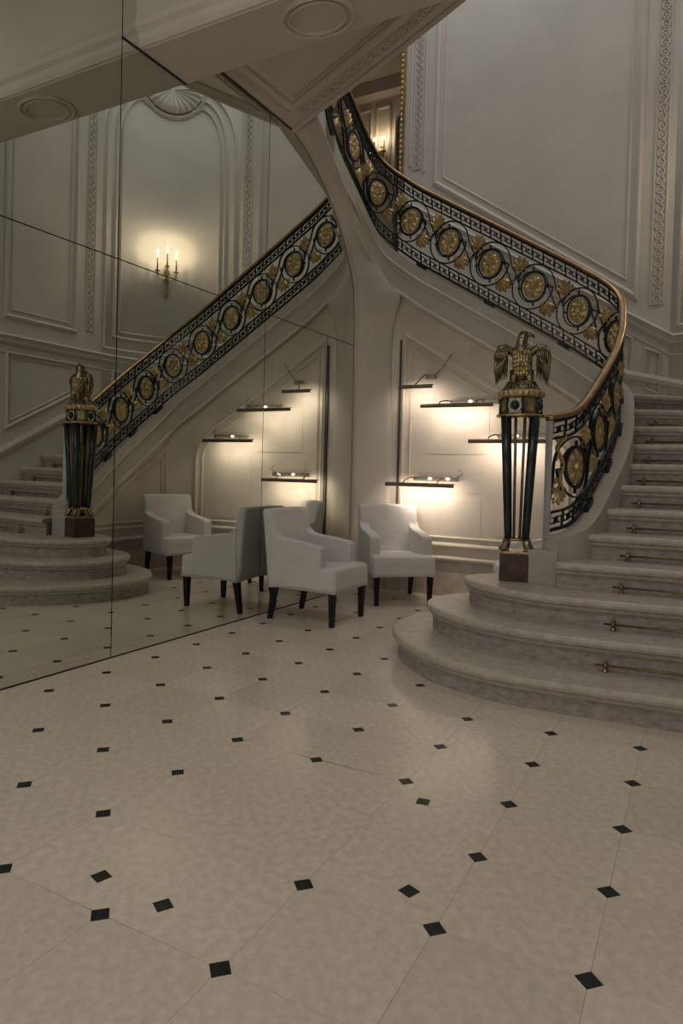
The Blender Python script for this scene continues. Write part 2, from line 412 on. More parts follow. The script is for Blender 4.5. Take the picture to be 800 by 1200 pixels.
# arched panel with a shell on the rounded corner
UC = (UA + UB)/2 - 0.02
ha = 0.80; AZ = 5.74
def arch_pts(half, z0, zs, rise, gap):
    pts = [(UC - half, z0)]
    arc = [(UC - half + (half - gap)*(1 - math.cos(t)), zs + rise*math.sin(t)) for t in np.linspace(0, PI/2, 14)]
    return pts + arc
for half, w, rise, gap, z0 in ((ha, 0.045, 0.75, 0.34, 2.97), (ha - 0.085, 0.022, 0.62, 0.36, 3.05), (ha + 0.16, 0.04, 1.0, 0.0, 2.80)):
    left = arch_pts(half, z0, AZ, rise, gap)
    right = [(2*UC - u, z) for u, z in left]
    for side in (left, right): moulding(wc, side, bead(w, 0, 0.03), False, 0.1)
    moulding(wc, [left[0], right[0]], bead(w, 0, 0.03), False, 0.1)
mb = MB()
for sg in (-1, 1):                                              # scroll ends beside the shell
    c = np.array((UC + sg*0.34, AZ + 0.68)); pts = [c + np.array((sg*math.cos(t), math.sin(t)))*(0.09 - 0.0055*t*2) for t in np.linspace(PI/2, -3.2*PI/2, 22)]
    mb.strip(pts, bead(0.03, 0, 0.035), WS)
build('scroll_ornament', mb, 'plaster', wc)
mb = MB(); cz = AZ + 0.86
nr = 13
rsA = []
for i in range(nr*4 + 1):                                       # fluted scallop shell, hinge upwards
    a = PI + PI*i/(nr*4); fl_ = 0.5 + 0.5*math.cos(i/4*2*PI)
    row = []
    for q in np.linspace(0.06, 1, 7):
        rr = 0.40*q*(1 + 0.03*fl_); row.append(WS(UC + rr*math.cos(a)*1.05, cz + rr*math.sin(a)*0.86, 0.012 + 0.085*math.sin(q*PI*0.5)*(0.55 + 0.45*fl_) * (1 if q < 0.97 else 0.3)))
    rsA.append(row)
vs_ = [p for r in rsA for p in r]; m7 = 7
mb.add(vs_, [(i*m7+j, i*m7+j+1, (i+1)*m7+j+1, (i+1)*m7+j) for i in range(nr*4) for j in range(m7-1)])
build('shell_ornament', mb, 'plaster', wc, smooth=True)
mb = MB().strip([(UC + 0.46*math.cos(a), cz + 0.40*math.sin(a)) for a in np.linspace(PI, 2*PI, 24)], bead(0.05, 0, 0.04), WS)
build('shell_border', mb, 'plaster', wc)

# ------------------------------------------------------------------ upper hall beyond the gilded frame
uh = build('wall_upper_hall', MB().box((-2.6, 10.0, 3.2), (0.4, 10.2, 9.0)).box((-2.75, 8.0, 3.2), (-2.55, 10.2, 9.0)).box((-0.32, 8.15, 3.2), (-0.12, 10.1, 9.0)), 'hall', kind='structure')
build('ceiling_upper_hall', MB().box((-2.75, 7.96, 7.35), (-0.15, 10.2, 7.55)).box((-2.6, 9.8, 7.15), (-0.3, 10.0, 7.35)), 'hall', kind='structure')
build('floor_upper_hall', MB().box((-2.75, 6.3, 3.25), (0.12, 10.2, 3.42)), 'step', kind='structure')
def HS(x, z, off=0): return (x, 10.0 - off, z)
for x0, x1 in ((-2.3, -1.78), (-1.68, -1.45)):
    build('panel_moulding', MB().strip([(x0, 3.6), (x1, 3.6), (x1, 7.0), (x0, 7.0)], bead(0.05, 0, 0.03), HS, True), 'hall', uh)
ad = [(-1.34, 3.45), (-1.08, 3.45), (-1.08, 6.70)] + [(-1.21 + 0.13*math.cos(a), 6.70 + 0.16*math.sin(a)) for a in np.linspace(0.2, PI, 9)]
dr = build('door_1', MB().poly(ad, HS, 0, 0.02), 'dark', kind='structure')
build('door_frame', MB().strip(ad, bead(0.06, 0, 0.05), HS, True), 'hall', dr)
gf = thing('gilded_frame', (-0.30, 7.95, 4.2), 'tall gilded frame edge at the head of the stair beside the large wall panel', 'frame')
build('moulding', MB().strip([(-0.30, 4.2), (-0.30, 8.2)], [(-0.03, -0.06), (0.03, -0.06), (0.03, 0.03), (0.012, 0.055), (-0.012, 0.03), (-0.03, 0.05)], lambda a, z, o=0: (a, 7.95 - o, z)), 'gold2', gf)
mb = MB()
for i in range(60): mb.ell((-0.30, 7.895, 4.25 + i*0.066), (0.022, 0.02, 0.03), 6, 4)
build('bead_ornament', mb, 'gold', gf, smooth=True)

# ------------------------------------------------------------------ gallery soffit, beam and cornice overhead
def zsof(x): return 4.12 + 0.60*x                                # underside of the flight that climbs back over the hall
EDGE = [(0.0, 5.04), (0.30, 5.10), (0.62, 5.17), (0.94, 5.23), (1.40, 5.30), (2.60, 5.30)]
mb = MB(); rs = []
for x, y in [(-0.02, 5.04)] + EDGE[1:]:
    rs.append([(x, 3.60, zsof(x)), (x, y, zsof(x)), (x, y, zsof(x) + 0.30), (x, 3.60, zsof(x) + 0.30)])
ce = build('ceiling', mb.rings(rs), 'soffit', kind='structure')
def SS(x, y, off=0): return (x, y, zsof(x) - off)
tri_o = [(0.09, 3.78), (2.3, 3.78), (2.3, 4.93), (0.95, 4.92), (0.11, 4.80)]
for pl, w in ((tri_o, 0.05), (inset(tri_o, 0.06), 0.022)):
    build('soffit_moulding', MB().strip(pl, bead(w, 0, 0.03), SS, True), 'soffit', ce)
guilloche(ce, 0, 0, 0, 0.075, SS, vertical=False, p0=(0.14, 4.93), p1=(0.95, 5.06), material='soffit')
guilloche(ce, 0, 0, 0, 0.075, SS, vertical=False, p0=(0.97, 5.065), p1=(2.3, 5.12), material='soffit')
build('soffit_moulding', MB().strip([(x, y - 0.03) for x, y in EDGE], bead(0.05, 0, 0.03), SS), 'soffit', ce)
bmz = 3.84
be = build('trim_1', MB().box((0.0, 3.25, bmz), (4.1, 3.67, 6.2)), 'soffit', kind='structure')
# oval rosette rings under the beam
for cxo in (1.17, 2.9):
    for r, w in ((0.21, 0.030), (0.165, 0.014)):
        build('oval_moulding', MB().strip([(cxo + r*1.05*math.cos(a), 3.47 + r*0.8*math.sin(a)) for a in np.linspace(0, 2*PI, 40, endpoint=False)], bead(w, 0, 0.02), lambda x, y, o=0: (x, y, bmz - o), True), 'soffit', be)
# cornice on the near side of the beam, swelling into a cove
prof = [(3.252, 3.846), (3.235, 3.850), (3.22, 3.87), (3.235, 3.90), (3.225, 3.93), (3.20, 3.955), (3.19, 3.99), (3.20, 4.02), (3.205, 4.06)]
cove = [(3.205 - 0.55*(1 - math.cos(t)), 4.06 + 0.62*math.sin(t)) for t in np.linspace(0, PI/2, 10)]
back = [(2.65, 4.76), (3.26, 4.76)]
pr_ = prof + cove[1:] + back
mb = MB(); n = len(pr_)
mb.add([(0.0, y, z) for y, z in pr_] + [(4.1, y, z) for y, z in pr_], [tuple(range(n)), tuple(range(n, 2*n))] + [(i, (i+1) % n, n+(i+1) % n, n+i) for i in range(n)])
build('trim_2', mb, 'plaster', kind='structure')
build('ceiling_hall', MB().box((-0.14, -3.0, 4.68), (4.3, 2.66, 4.85)), 'plaster', kind='structure')

# ------------------------------------------------------------------ wall under the stair, its string and the flared cove in the corner
SE = SK[10] + 0.165                                               # where the flight starts to turn over the mirror
def sweep_wall(s0, s1, zlo, zhi, oout, oin, n=60):
    mb = MB(); rs = []
    for s in np.linspace(s0, s1, n):
        a, b = zlo(s), zhi(s)
        rs.append([RS(s, a, oout), RS(s, b, oout), RS(s, b, oin), RS(s, a, oin)])
    return mb.rings(rs)
us = build('wall_stair', sweep_wall(0.0, SE, lambda s: -0.012, lambda s: zc(s) - 0.45, -0.012, -0.10), 'stonewall', kind='structure')
OW = -0.012
def US(s, z, off=0): return RS(s, z, OW + off)
# panel frames
def s_at_x(x):
    i = SK[6]; lo, hi = SK[5], SE
    for _ in range(40):
        m = (lo + hi)/2
        if rail_pt(m)[0] > x: lo = m
        else: hi = m
    return lo
PAN = [(s_at_x(0.47), 0.50), (s_at_x(0.47), 2.60), (s_at_x(2.03), 1.62), (s_at_x(2.16), 1.46), (s_at_x(2.19), 1.34), (s_at_x(2.19), 0.50)]
for pl, w, d in ((PAN, 0.05, 0.04), (inset(PAN, 0.075), 0.03, 0.02)):
    build('panel_moulding', MB().strip(pl, bead(w, 0, d), US, True, 0.1), 'stonewall', us)
build('wall_shadow_strip', MB().strip([(s_at_x(0.425), 0.40), (s_at_x(0.425), 2.55)], [(-0.009, 0), (0.009, 0), (0.009, 0.018), (-0.009, 0.018)], US, False, 0.2), 'shadow_gap', us)  # dark strip standing in for the shadow gap at the pilaster edge
TRI = [(SK[1]+0.25, 0.50), (SK[5]-0.05, 0.50), (SK[5]-0.05, 1.42), (SK[3]+0.12, 1.02), (SK[1]+0.25, 0.62)]
for pl, w in ((TRI, 0.04), (inset(TRI, 0.06), 0.018)):
    build('panel_moulding', MB().strip(pl, bead(w, 0, 0.025), US, True, 0.06), 'stonewall', us)
# faint stone facing slabs inside the big panel
mb_s = [(0.70, 1.30, 1.02, 1.28), (0.74, 1.36, 1.40, 1.88), (1.42, 1.98, 0.62, 1.36), (0.62, 1.30, 0.50, 0.96)]
for x0, x1, z0, z1 in mb_s:
    build('facing_slab', MB().strip([(s_at_x(x1), (z0+z1)/2), (s_at_x(x0), (z0+z1)/2)], [(-(z1-z0)/2, 0), ((z1-z0)/2, 0), ((z1-z0)/2, 0.004), (-(z1-z0)/2, 0.004)], US, False, 0.1), 'stonewall', us)
# string: the raking curb that carries the balustrade
st = build('trim_3', sweep_wall(0.0, SK[13]+0.02, lambda s: max(zc(s) - (0.80 if s < SK[10] else 0.80 - 0.20*min(1, (s - SK[10])/(SK[12] - SK[10]))), 0.30), lambda s: zc(s) - 0.40, 0.04, -0.11, 160), 'curb', kind='structure')
for v, w, d in ((-0.53, 0.030, 0.020), (-0.575, 0.016, 0.012), (-0.78, 0.04, 0.014)):
    build('string_moulding', MB().strip([(s, v) for s in np.linspace(0.12, SK[12], 130)], bead(w, 0.04, d), RV), 'stonewall', st)
build('curb_end', MB().prism([(2.20, 4.562), (2.406, 4.556), (2.445, 4.70), (2.30, 4.80), (2.20, 4.74)], 0.50, 0.725), 'curbdark', st, bevel=0.012)
# skirting
for nm, z0, z1, d, mt in (('baseboard_stairs', -0.012, 0.235, 0.030, 'marble_base'), ('baseboard_band', 0.235, 0.35, 0.022, 'grey_base')):
    build(nm, MB().strip([(s, (z0+z1)/2) for s in np.linspace(SK[1]+0.12, s_at_x(0.33), 60)], [(-(z1-z0)/2, 0), ((z1-z0)/2, 0), ((z1-z0)/2, d), (-(z1-z0)/2, d)], US), mt, kind='structure')
build('trim_4', MB().strip([(s, 0.372) for s in np.linspace(SK[1]+0.12, s_at_x(0.33), 60)], bead(0.045, 0, 0.036), US), 'stonewall', kind='structure')
# flared cove between mirror and string
Lc = catmull([(0.0, 6.255, -0.01), (0.0, 6.255, 1.2), (0.0, 6.248, 2.48), (0.0, 6.225, 2.92), (0.0, 6.165, 3.16), (0.0, 5.99, 3.45), (0.0, 5.70, 3.76), (0.0, 5.33, 4.01), (0.0, 5.04, 4.12)], 8)
def so(k, dz=-0.72): 
    i = int(k); f = k - i; s = SK[i] + (SK[min(i+1, 16)] - SK[i])*f
    return RS(s, zc(s) + dz, 0.04)
Rc = catmull([(0.335, 6.462, -0.01), (0.335, 6.462, 1.2), (0.325, 6.455, 2.55), so(10.20, -0.82), so(10.45, -0.78), so(10.9, -0.70), so(11.6, -0.66), so(12.3, -0.62), (0.20, 5.08, 4.235)], 8)
mb = MB(); K = 8; rows = []
for a, b in zip(Lc, Rc):
    a = np.array(a); b = np.array(b); row = []
    for k in range(K + 1):
        t = k/K; p = a*(1-t) + b*t
        bul = math.sin(PI*t)*0.035                               # slightly hollow
        row.append(p + np.array((-0.3, 0.9, 0.25))*bul)
    rows.append(row)
nk = K + 1
mb.add([p for r in rows for p in r], [(i*nk+j, i*nk+j+1, (i+1)*nk+j+1, (i+1)*nk+j) for i in range(len(rows)-1) for j in range(K)])
cv = build('wall_cove', mb, 'soffit', kind='structure', smooth=True)
so_m = cv.modifiers.new('solid', 'SOLIDIFY'); so_m.thickness = 0.02; so_m.offset = 0
build('cove_edge', MB().tube([(p[0] + 0.012, p[1]-0.004, p[2]-0.004) for p in Lc[14:]], 0.014, 6), 'soffit', cv)

# ------------------------------------------------------------------ wall of mirror panes
mr = thing('mirror_wall', (0, 4.0, 0), 'large mirror of tall panes covering the wall left of the stair', 'mirror')
g2 = 0.0035; JY = [-1.65, -0.06, 1.515, 3.09, 4.672]; JZ = 2.483
cpts = [(p[1], p[2]) for p in Lc]
def pane(poly):
    build('mirror_pane', MB().poly(poly, lambda y, z, o=0: (-o, y, z), 0.0, 0.009), 'mirror', mr)
for i in range(3):
    y0, y1 = JY[i] + g2, JY[i+1] - g2
    pane([(y0, 0.008), (y1, 0.008), (y1, JZ - g2), (y0, JZ - g2)])
    pane([(y0, JZ + g2), (y1, JZ + g2), (y1, 4.70), (y0, 4.70)])
pane([(JY[4]+g2, 0.008), (6.252, 0.008), (6.252, 1.2), (6.246, JZ-g2), (JY[4]+g2, JZ-g2)])
pane([(JY[4]+g2, JZ+g2), (6.246, JZ+g2)] + [(y, z) for y, z in cpts if z > JZ + 0.01] + [(JY[4]+g2, 4.125)])
pane([(3.09+g2, JZ+g2), (4.672-g2, JZ+g2), (4.672-g2, 4.125), (3.66, 4.125), (3.66, 4.2), (3.09+g2, 4.2)])
pane([(3.09+g2, 0.008), (4.672-g2, 0.008), (4.672-g2, JZ-g2), (3.09+g2, JZ-g2)])

for nm_, a_, b_ in (('edge_seal', (3.09, bmz - 0.006), (3.66, bmz - 0.006)), ('edge_seal', (3.672, 4.112), (5.03, 4.112)), ('edge_seal', (3.665, bmz - 0.006), (3.665, 4.112))):
    build(nm_, MB().strip([a_, b_], rect(0.012, 0.0, 0.006), lambda y, z, o=0: (o, y, z)), 'mirback', mr)

# ================================================================== STAIRCASE
stair = thing('staircase', (2.9, 4.2, 0), 'curving stone staircase with three bowed bottom steps rising to the right', 'staircase')
ZS = [0, 0.169, 0.338, 0.506] + [0.506 + 0.1625*k for k in range(1, 19)]
S1 = [(2.50,5.36),(2.12,5.32),(1.76,5.20),(1.49,4.99),(1.35,4.73),(1.335,4.46),(1.42,4.20),(1.58,3.96),(1.83,3.73),(2.09,3.61),(2.34,3.56),(2.70,3.57),(3.20,3.615),(4.09,3.70)]
S2 = [(2.50,5.21),(2.14,5.14),(1.86,5.03),(1.66,4.86),(1.56,4.63),(1.575,4.42),(1.68,4.24),(1.85,4.08),(2.08,3.965),(2.33,3.897),(2.56,3.885),(2.85,3.90),(3.20,3.94),(4.09,4.03)]
S3 = [(2.47,5.03),(2.17,4.97),(1.97,4.90),(1.83,4.78),(1.775,4.64),(1.805,4.50),(1.92,4.37),(2.10,4.245),(2.37,4.150),(2.67,4.158),(2.97,4.19),(3.20,4.22),(4.09,4.31)]
def offset_open(P, d):
    P = [np.array(p, float) for p in P]; out = []
    for i in range(len(P)):
        t = P[min(i+1, len(P)-1)] - P[max(i-1, 0)]; t /= np.linalg.norm(t); out.append(P[i] + np.array((-t[1], t[0]))*d)
    return out
def nosed(front, back, z, th=0.05):
    """tread with a rounded nose: front curve (left to right), closed by the back points"""
    mb = MB(); rs = []
    for d, zz in ((0.05, z-th), (0.016, z-th), (0.004, z-th*0.8), (0.0, z-th*0.5), (0.004, z-th*0.18), (0.014, z-0.002), (0.03, z)):
        rs.append([(p[0], p[1], zz) for p in offset_open(front, d)] + [(b[0], b[1], zz) for b in back])
    return mb.rings(rs)
def step(k, front, back):
    z = ZS[k]; fr = catmull(front, 5) if len(front) > 3 else front
    rp = offset_open(fr, 0.045)
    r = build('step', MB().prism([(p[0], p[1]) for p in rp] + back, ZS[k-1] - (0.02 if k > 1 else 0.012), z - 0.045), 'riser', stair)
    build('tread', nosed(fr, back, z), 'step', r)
    # small fillet moulding under the nose
    q = offset_open(fr, 0.034)
    build('nosing_fillet', MB().tube([(p[0], p[1], z - 0.060) for p in q], 0.014, 6), 'step', r)
step(1, S1, [(4.09, 5.40)]); step(2, S2, [(4.09, 5.40)]); step(3, S3, [(4.09, 5.40)])
YL = {4: 4.46, 5: 4.77, 6: 5.07, 7: 5.37, 8: 5.67, 9: 5.96, 10: 6.22, 11: 6.40}
YR = {4: 4.60, 5: 4.89, 6: 5.17, 7: 5.45, 8: 5.73, 9: 6.06, 10: 6.52, 11: 7.08}
def xin(y):                                                       # inner face of the string at this y
    ss = np.linspace(0, SK[5], 80); ys = [RS(s, 0, -0.105)[1] for s in ss]; xs = [RS(s, 0, -0.105)[0] for s in ss]
    return float(np.interp(y, ys, xs))
for k in range(4, 12):
    xl = max(xin(YL[k]), 2.44); front = [(xl - 0.02, YL[k]), (3.2, (YL[k]*0.55 + YR[k]*0.45)), (4.09, YR[k])]
    bl = YL[k] + 0.42; br = YR[k] + 0.42
    back = [(4.09, br)] + ([(max(xin(min(bl, 6.35)), 2.46), bl)] if k < 11 else [(4.05, 7.5), (3.2, 6.95), (2.52, 6.56)])
    step(k, front, back)
step(12, [(2.44, 6.55), (3.2, 7.2), (4.0, 7.85)], [(3.72, 7.6), (3.1, 7.9), (2.1, 7.93), (2.1, 6.55)])
for k in range(13, 22):
    x = 2.15 - 0.257*(k - 13)
    step(k, [(x, 6.56), (x, 7.2), (x, 7.93)][::1], [(x - 0.34, 7.93), (x - 0.34, 6.56)])
build('stair_core', MB().prism([(2.72, 6.3), (4.09, 6.6), (4.09, 7.0), (3.6, 7.7), (2.9, 7.93), (2.30, 7.93), (2.30, 6.62)], -0.012, 1.55), 'riser', stair)
mb = MB()
rs = []
for x in np.linspace(2.3, 0.0, 12):
    zt = 2.03 + 0.632*(2.15 - x) - 0.14
    rs.append([(x, 6.56, zt - 0.25), (x, 7.93, zt - 0.25), (x, 7.93, zt), (x, 6.56, zt)])
build('flight_slab', mb.rings(rs), 'plaster', stair)

# ------------------------------------------------------------------ stair rods
ordn = ['lowest', 'second', 'third', 'fourth', 'fifth', 'sixth', 'seventh', 'eighth', 'ninth', 'tenth']
def ynose(k, x):
    if k <= 3:
        P = catmull([S1, S2, S3][k-1], 5); P = [p for p in P if p[0] > 2.3]
        return float(np.interp(x, [p[0] for p in P], [p[1] for p in P]))
    return float(np.interp(x, [2.5, 3.2, 4.1], [YL[k], YL[k]*0.55 + YR[k]*0.45, YR[k]]))
for k in range(1, 11):
    z = ZS[k] + 0.035; x0, x1 = 2.80, 3.86
    a = np.array((x0, ynose(k+1, x0) + 0.012, z)); b = np.array((x1, ynose(k+1, x1) + 0.012, z))
    pre = 'brass stair rod at the back of the '
    t = thing('stair_rod', tuple(a), pre + ordn[k-1] + ' step above the floor', 'stair rod', 'stair rods on the lower flight')
    dd = (b - a)/np.linalg.norm(b - a)
    build('rod', MB().tube([a - dd*0.05, b + dd*0.05], 0.006, 8), 'rodbrass', t, smooth=True)
    for p in (a, b):
        br = build('bracket', MB().lathe([(0.016, -0.034), (0.018, -0.030), (0.009, -0.018), (0.013, 0.0), (0.007, 0.014), (0.010, 0.022), (0.005, 0.033), (0.001, 0.038)], p, 10).box(p - np.array((0.008, -0.002, 0.012)), p + np.array((0.008, 0.03, 0.012))), 'rodbrass', t, smooth=False)

# ================================================================== BALUSTRADE
rl = thing('stair_railing', tuple(RAIL[0][:2]) + (0.85,), 'black iron stair railing with steel scrolls, gilded rosettes and a brass handrail', 'railing')
SEND = SK[16] - 0.03
def dense(s0, s1, step_=0.035): return np.linspace(s0, s1, max(3, int((s1 - s0)/step_)))
hp0 = [(-0.002, -0.012), (-0.006, -0.030), (0.012, -0.036), (0.030, -0.030), (0.042, -0.012), (0.042, 0.012), (0.030, 0.030), (0.012, 0.036), (-0.006, 0.030), (-0.002, 0.012)]
hp = [(a*0.86, b*0.86) for a, b in hp0]
mb = MB()
head = []
NW = np.array((2.12, 4.645))
build('handrail', mb.strip([(s, 0.372) for s in dense(-0.01, SEND)], hp, RV), 'brass', rl, smooth=True)
he = RV(0.02, 0.386)
build('handrail_end', MB().tube(catmull([(2.215, 4.648, 1.604), (2.265, 4.635, 1.603), (he[0]-0.02, he[1]-0.012, he[2]+0.002), he], 5), [0.014]*5 + [0.017]*5 + [0.026]*6, 10, flat=(1, 0.75)), 'brass', rl, smooth=True)
for v, w, nm in ((0.358, 0.022, 'top_bar'), (0.243, 0.016, 'inner_bar'), (-0.243, 0.016, 'inner_bar'), (-0.358, 0.024, 'bottom_bar')):
    build(nm, MB().strip([(s, v) for s in dense(0.0, SEND)], rect(w, -0.011, 0.011), RV), 'iron', rl)
build('end_post', MB().strip([(0.0, -0.40), (0.0, 0.37)], rect(0.032, -0.016, 0.016), RV), 'steel', rl)
# greek key bands, top and bottom: every key a rectangular hook
def keyband(v0, v1, s0, s1, per=0.100):
    mb = MB(); h = v1 - v0; n = int((s1 - s0)/per); per = (s1 - s0)/n
    for i in range(n):
        a = s0 + i*per
        A_ = [(0.04, 1.0), (0.04, 0.30), (0.42, 0.30), (0.42, 0.66), (0.23, 0.66)]
        for pl in (A_, [(1 - p, 1 - q) for p, q in A_]):
            mb.strip([(a + p*per, v0 + q*h) for p, q in pl], rect(0.0100, -0.007, 0.007), RV)
    return mb
build('greek_key_band', keyband(0.250, 0.348, 0.02, SEND), 'iron', rl)
build('greek_key_band', keyband(-0.348, -0.250, 0.02, SEND), 'iron', rl)
# rosettes
def ellipse(rx, ry, a0=0, a1=2*PI, n=28, end=False): return [(rx*math.cos(a), ry*math.sin(a)) for a in np.linspace(a0, a1, n, endpoint=end)]
LAST = 15
for k in range(1, LAST + 1):
    sk, zk = SK[k], RAIL[k][2]
    fx = min(1.0, (SK[k] - SK[k-1])/0.41 if k > 1 else 0.9); fx = max(0.78, fx)
    def at(a, b, o=0.0, sk=sk, zk=zk): return RS(sk - a, zk + b, o)     # a runs down the slope
    mb = MB().strip(ellipse(0.113*fx, 0.133), rect(0.014, -0.011, 0.011), at, True)
    ros = build('ring', mb, 'iron', rl)
    build('inner_ring', MB().strip(ellipse(0.094*fx, 0.112), rect(0.010, -0.009, 0.009), at, True), 'gold', ros)
    mb = MB()                                                      # gilded rosette, petals both sides
    for sg in (1, -1):
        R0 = [[at(0, 0, sg*0.020)]*24]; rings_ = []
        for q in (0.04, 0.16, 0.26, 0.34, 0.5, 0.7, 0.88, 1.0):
            ring = []
            for i in range(24):
                a = 2*PI*i/24; pet = 0.5 + 0.5*math.cos(8*a)
                rr = q*(1 if q < 0.4 else (0.90 + 0.10*pet)); hgt = 0.026 if q < 0.2 else (0.012 if q < 0.3 else 0.006 + 0.020*math.sin(min(1, (q-0.3)/0.7)*PI)*(0.3 + 0.7*pet))
                ring.append(at(0.092*fx*rr*math.cos(a), 0.110*rr*math.sin(a), sg*hgt))
            rings_.append(ring)
        mb.rings(rings_, cap=True)
    build('rosette', mb, 'gold', ros)
    for a in (0, PI/2, PI, 1.5*PI):                                # four pins between ring and scroll
        c, s_ = math.cos(a), math.sin(a)
        mb = MB().strip([(0.108*fx*c, 0.128*s_), (0.150*fx*c, 0.178*s_)], rect(0.014, -0.008, 0.008), at)
        build('pin', mb, 'iron', ros)
# S-shaped steel scrolls, each from over one rosette to under the next one down the slope
def scroll(k):
    sk, zk = SK[k], RAIL[k][2]
    if k > 0 and k - 1 >= 1: p, q = SK[k] - SK[k-1], RAIL[k][2] - RAIL[k-1][2]
    else: p, q = 0.40, 0.20
    pn = SK[min(k+1, 16)] - SK[k]
    rx, ry = 0.395*min(p, 0.42), 0.172
    rx0 = 0.395*min(pn, 0.42)
    pts = [(rx0*0.92*math.cos(a) if a > PI/2 else rx*math.cos(a), ry*math.sin(a)) for a in np.linspace(PI*0.88, 0.12, 20)]
    A = np.array(pts[-1]); B = np.array((p - rx, -q)) if k >= 2 else None
    if B is None:
        pts += [(rx*1.02, -0.05), (rx*1.06, -0.14), (rx*1.12, -0.22)]
    else:
        end = [(p + rx*math.cos(a), -q + ry*math.sin(a)) for a in np.linspace(PI - 0.12, 2*PI - 0.10, 20)]
        end = [(x - (0.018*t if True else 0), y) for (x, y), t in zip(end, np.linspace(0, 1, 20))]
        Bv = np.array(end[0])
        mid = []
        for t in np.linspace(0, 1, 10)[1:-1]:
            h00 = 2*t**3 - 3*t*t + 1; h10 = t**3 - 2*t*t + t; h01 = -2*t**3 + 3*t*t; h11 = t**3 - t*t
            tan = np.array((0.02, -0.20)); mid.append(tuple(h00*A + h10*tan + h01*Bv + h11*tan))
        pts += mid + end
    def at(a, b, o=0.0): return RS(sk - a, zk + b, o)
    mb = MB(); nP = len(pts)                                       # an open band between two iron lines, closed at both ends
    loop = []
    P_ = [np.array(p) for p in pts]
    for sg in (-1, 1):
        side = []
        for i in range(nP):
            t_ = P_[min(i+1, nP-1)] - P_[max(i-1, 0)]; t_ = t_/(np.linalg.norm(t_) + 1e-9)
            w_ = 0.031*min(1.0, 0.22 + i/9.0)
            side.append(tuple(P_[i] + np.array((-t_[1], t_[0]))*sg*w_))
        loop += side if sg < 0 else side[::-1]
    sc = build('scroll', mb.strip(loop, rect(0.0105, -0.010, 0.010), at, True), 'iron', rl)
    # veins fanning out beside the rosette
    for f in (1.26, 1.42):
        mb = MB().strip([(rx0*f*math.cos(a)*0.93 - 0.006*f, ry*(0.98 + 0.05*f)*math.sin(a) - 0.03*(f - 1)) for a in np.linspace(PI*0.62, PI*0.97, 10)], rect(0.007, -0.006, 0.006), at)
        build('vein', mb, 'iron', sc)
for k in range(1, LAST + 1): scroll(k)
# gilded acanthus leaves in the corners
def leaf(s0, z0, ang, size, name='leaf'):
    mb = MB()
    def at(a, b, o=0.0): return RS(s0 - a, z0 + b, o)
    for i, da in enumerate((-1.0, -0.5, 0, 0.5, 1.0)):
        L = size*(1.0 - 0.22*abs(da)); a = ang + da*0.85; c, s_ = math.cos(a), math.sin(a)
        spine = [(c*L*t, s_*L*t + 0.02*size*math.sin(t*PI)) for t in (0.0, 0.25, 0.5, 0.75, 1.0)]; wd = [0.08, 0.17, 0.24, 0.20, 0.04]
        for sg in (1, -1):
            vs = []
            for (x, y), w in zip(spine, wd):
                nx, ny = -s_*w*size, c*w*size
                vs += [at(x + nx, y + ny, 0.0), at(x, y, sg*0.022*(0.4 + w*3)), at(x - nx, y - ny, 0.0)]
            mb.add(vs, [(j*3+m_, j*3+m_+1, j*3+m_+4, j*3+m_+3) for j in range(4) for m_ in (0, 1)])
    # two curled volutes at the root
    for sg in (-1, 1):
        cx_, cy_ = math.cos(ang + sg*1.9)*size*0.28, math.sin(ang + sg*1.9)*size*0.28
        mb.strip([(cx_ + size*0.16*math.cos(t), cy_ + size*0.16*math.sin(t)) for t in np.linspace(0, 2*PI, 9, endpoint=False)], rect(0.010, -0.009, 0.009), at, True)
    return build(name, mb, 'gold', rl)
for k in range(1, LAST):
    su, zu = SK[k+1], RAIL[k+1][2]; sl, zl = SK[k], RAIL[k][2]
    f = min(1, (su - sl)/0.41)
    leaf(sl + 0.125*f, zl + 0.165, PI/2 + 0.10, 0.135*f)             # above, beside the lower rosette
    leaf(su - 0.115*f, zu - 0.165, -PI/2 + 0.35, 0.130*f)            # below, beside the upper rosette
leaf(SK[1] - 0.16, RAIL[1][2] - 0.16, -PI/2 - 0.2, 0.10)
# tall acanthus stem filling the first bay
def at0(a, b, o=0.0): return RS(SK[1] - a, RAIL[1][2] + b, o)
mb = MB()
mb.strip(catmull([(0.10, 0.20), (0.165, 0.12), (0.12, 0.02), (0.145, -0.08), (0.12, -0.16), (0.165, -0.23)], 6), rect(0.020, -0.012, 0.012), at0)
mb.strip([(0.165 + (0.032 - 0.003*t)*math.cos(t), -0.205 + (0.032 - 0.003*t)*math.sin(t)) for t in np.linspace(0, 8, 26)], rect(0.010, -0.010, 0.010), at0)
mb.strip([(0.155 + (0.030 - 0.003*t)*math.cos(t), 0.175 + (0.030 - 0.003*t)*math.sin(t)) for t in np.linspace(0, 8, 26)], rect(0.010, -0.010, 0.010), at0)
for yy, sg in ((0.08, 1), (0.0, -1), (-0.07, 1), (-0.13, -1)):
    mb.strip([(0.135, yy), (0.135 + sg*0.03, yy - 0.015), (0.135 + sg*0.045, yy - 0.045)], rect(0.018, -0.009, 0.009), at0)
build('acanthus_stem', mb, 'gold', rl)
# feet that pin the rail to the string
for f in (1.5, 2.5, 3.5, 4.5, 6.3, 8.0, 9.7, 11.3, 12.6):
    i = int(f); s = SK[i] + (SK[i+1] - SK[i])*(f - i)
    build('foot', MB().strip([(s - 0.045, -0.385), (s + 0.045, -0.385)], rect(0.06, -0.03, 0.03), RV), 'iron', rl)

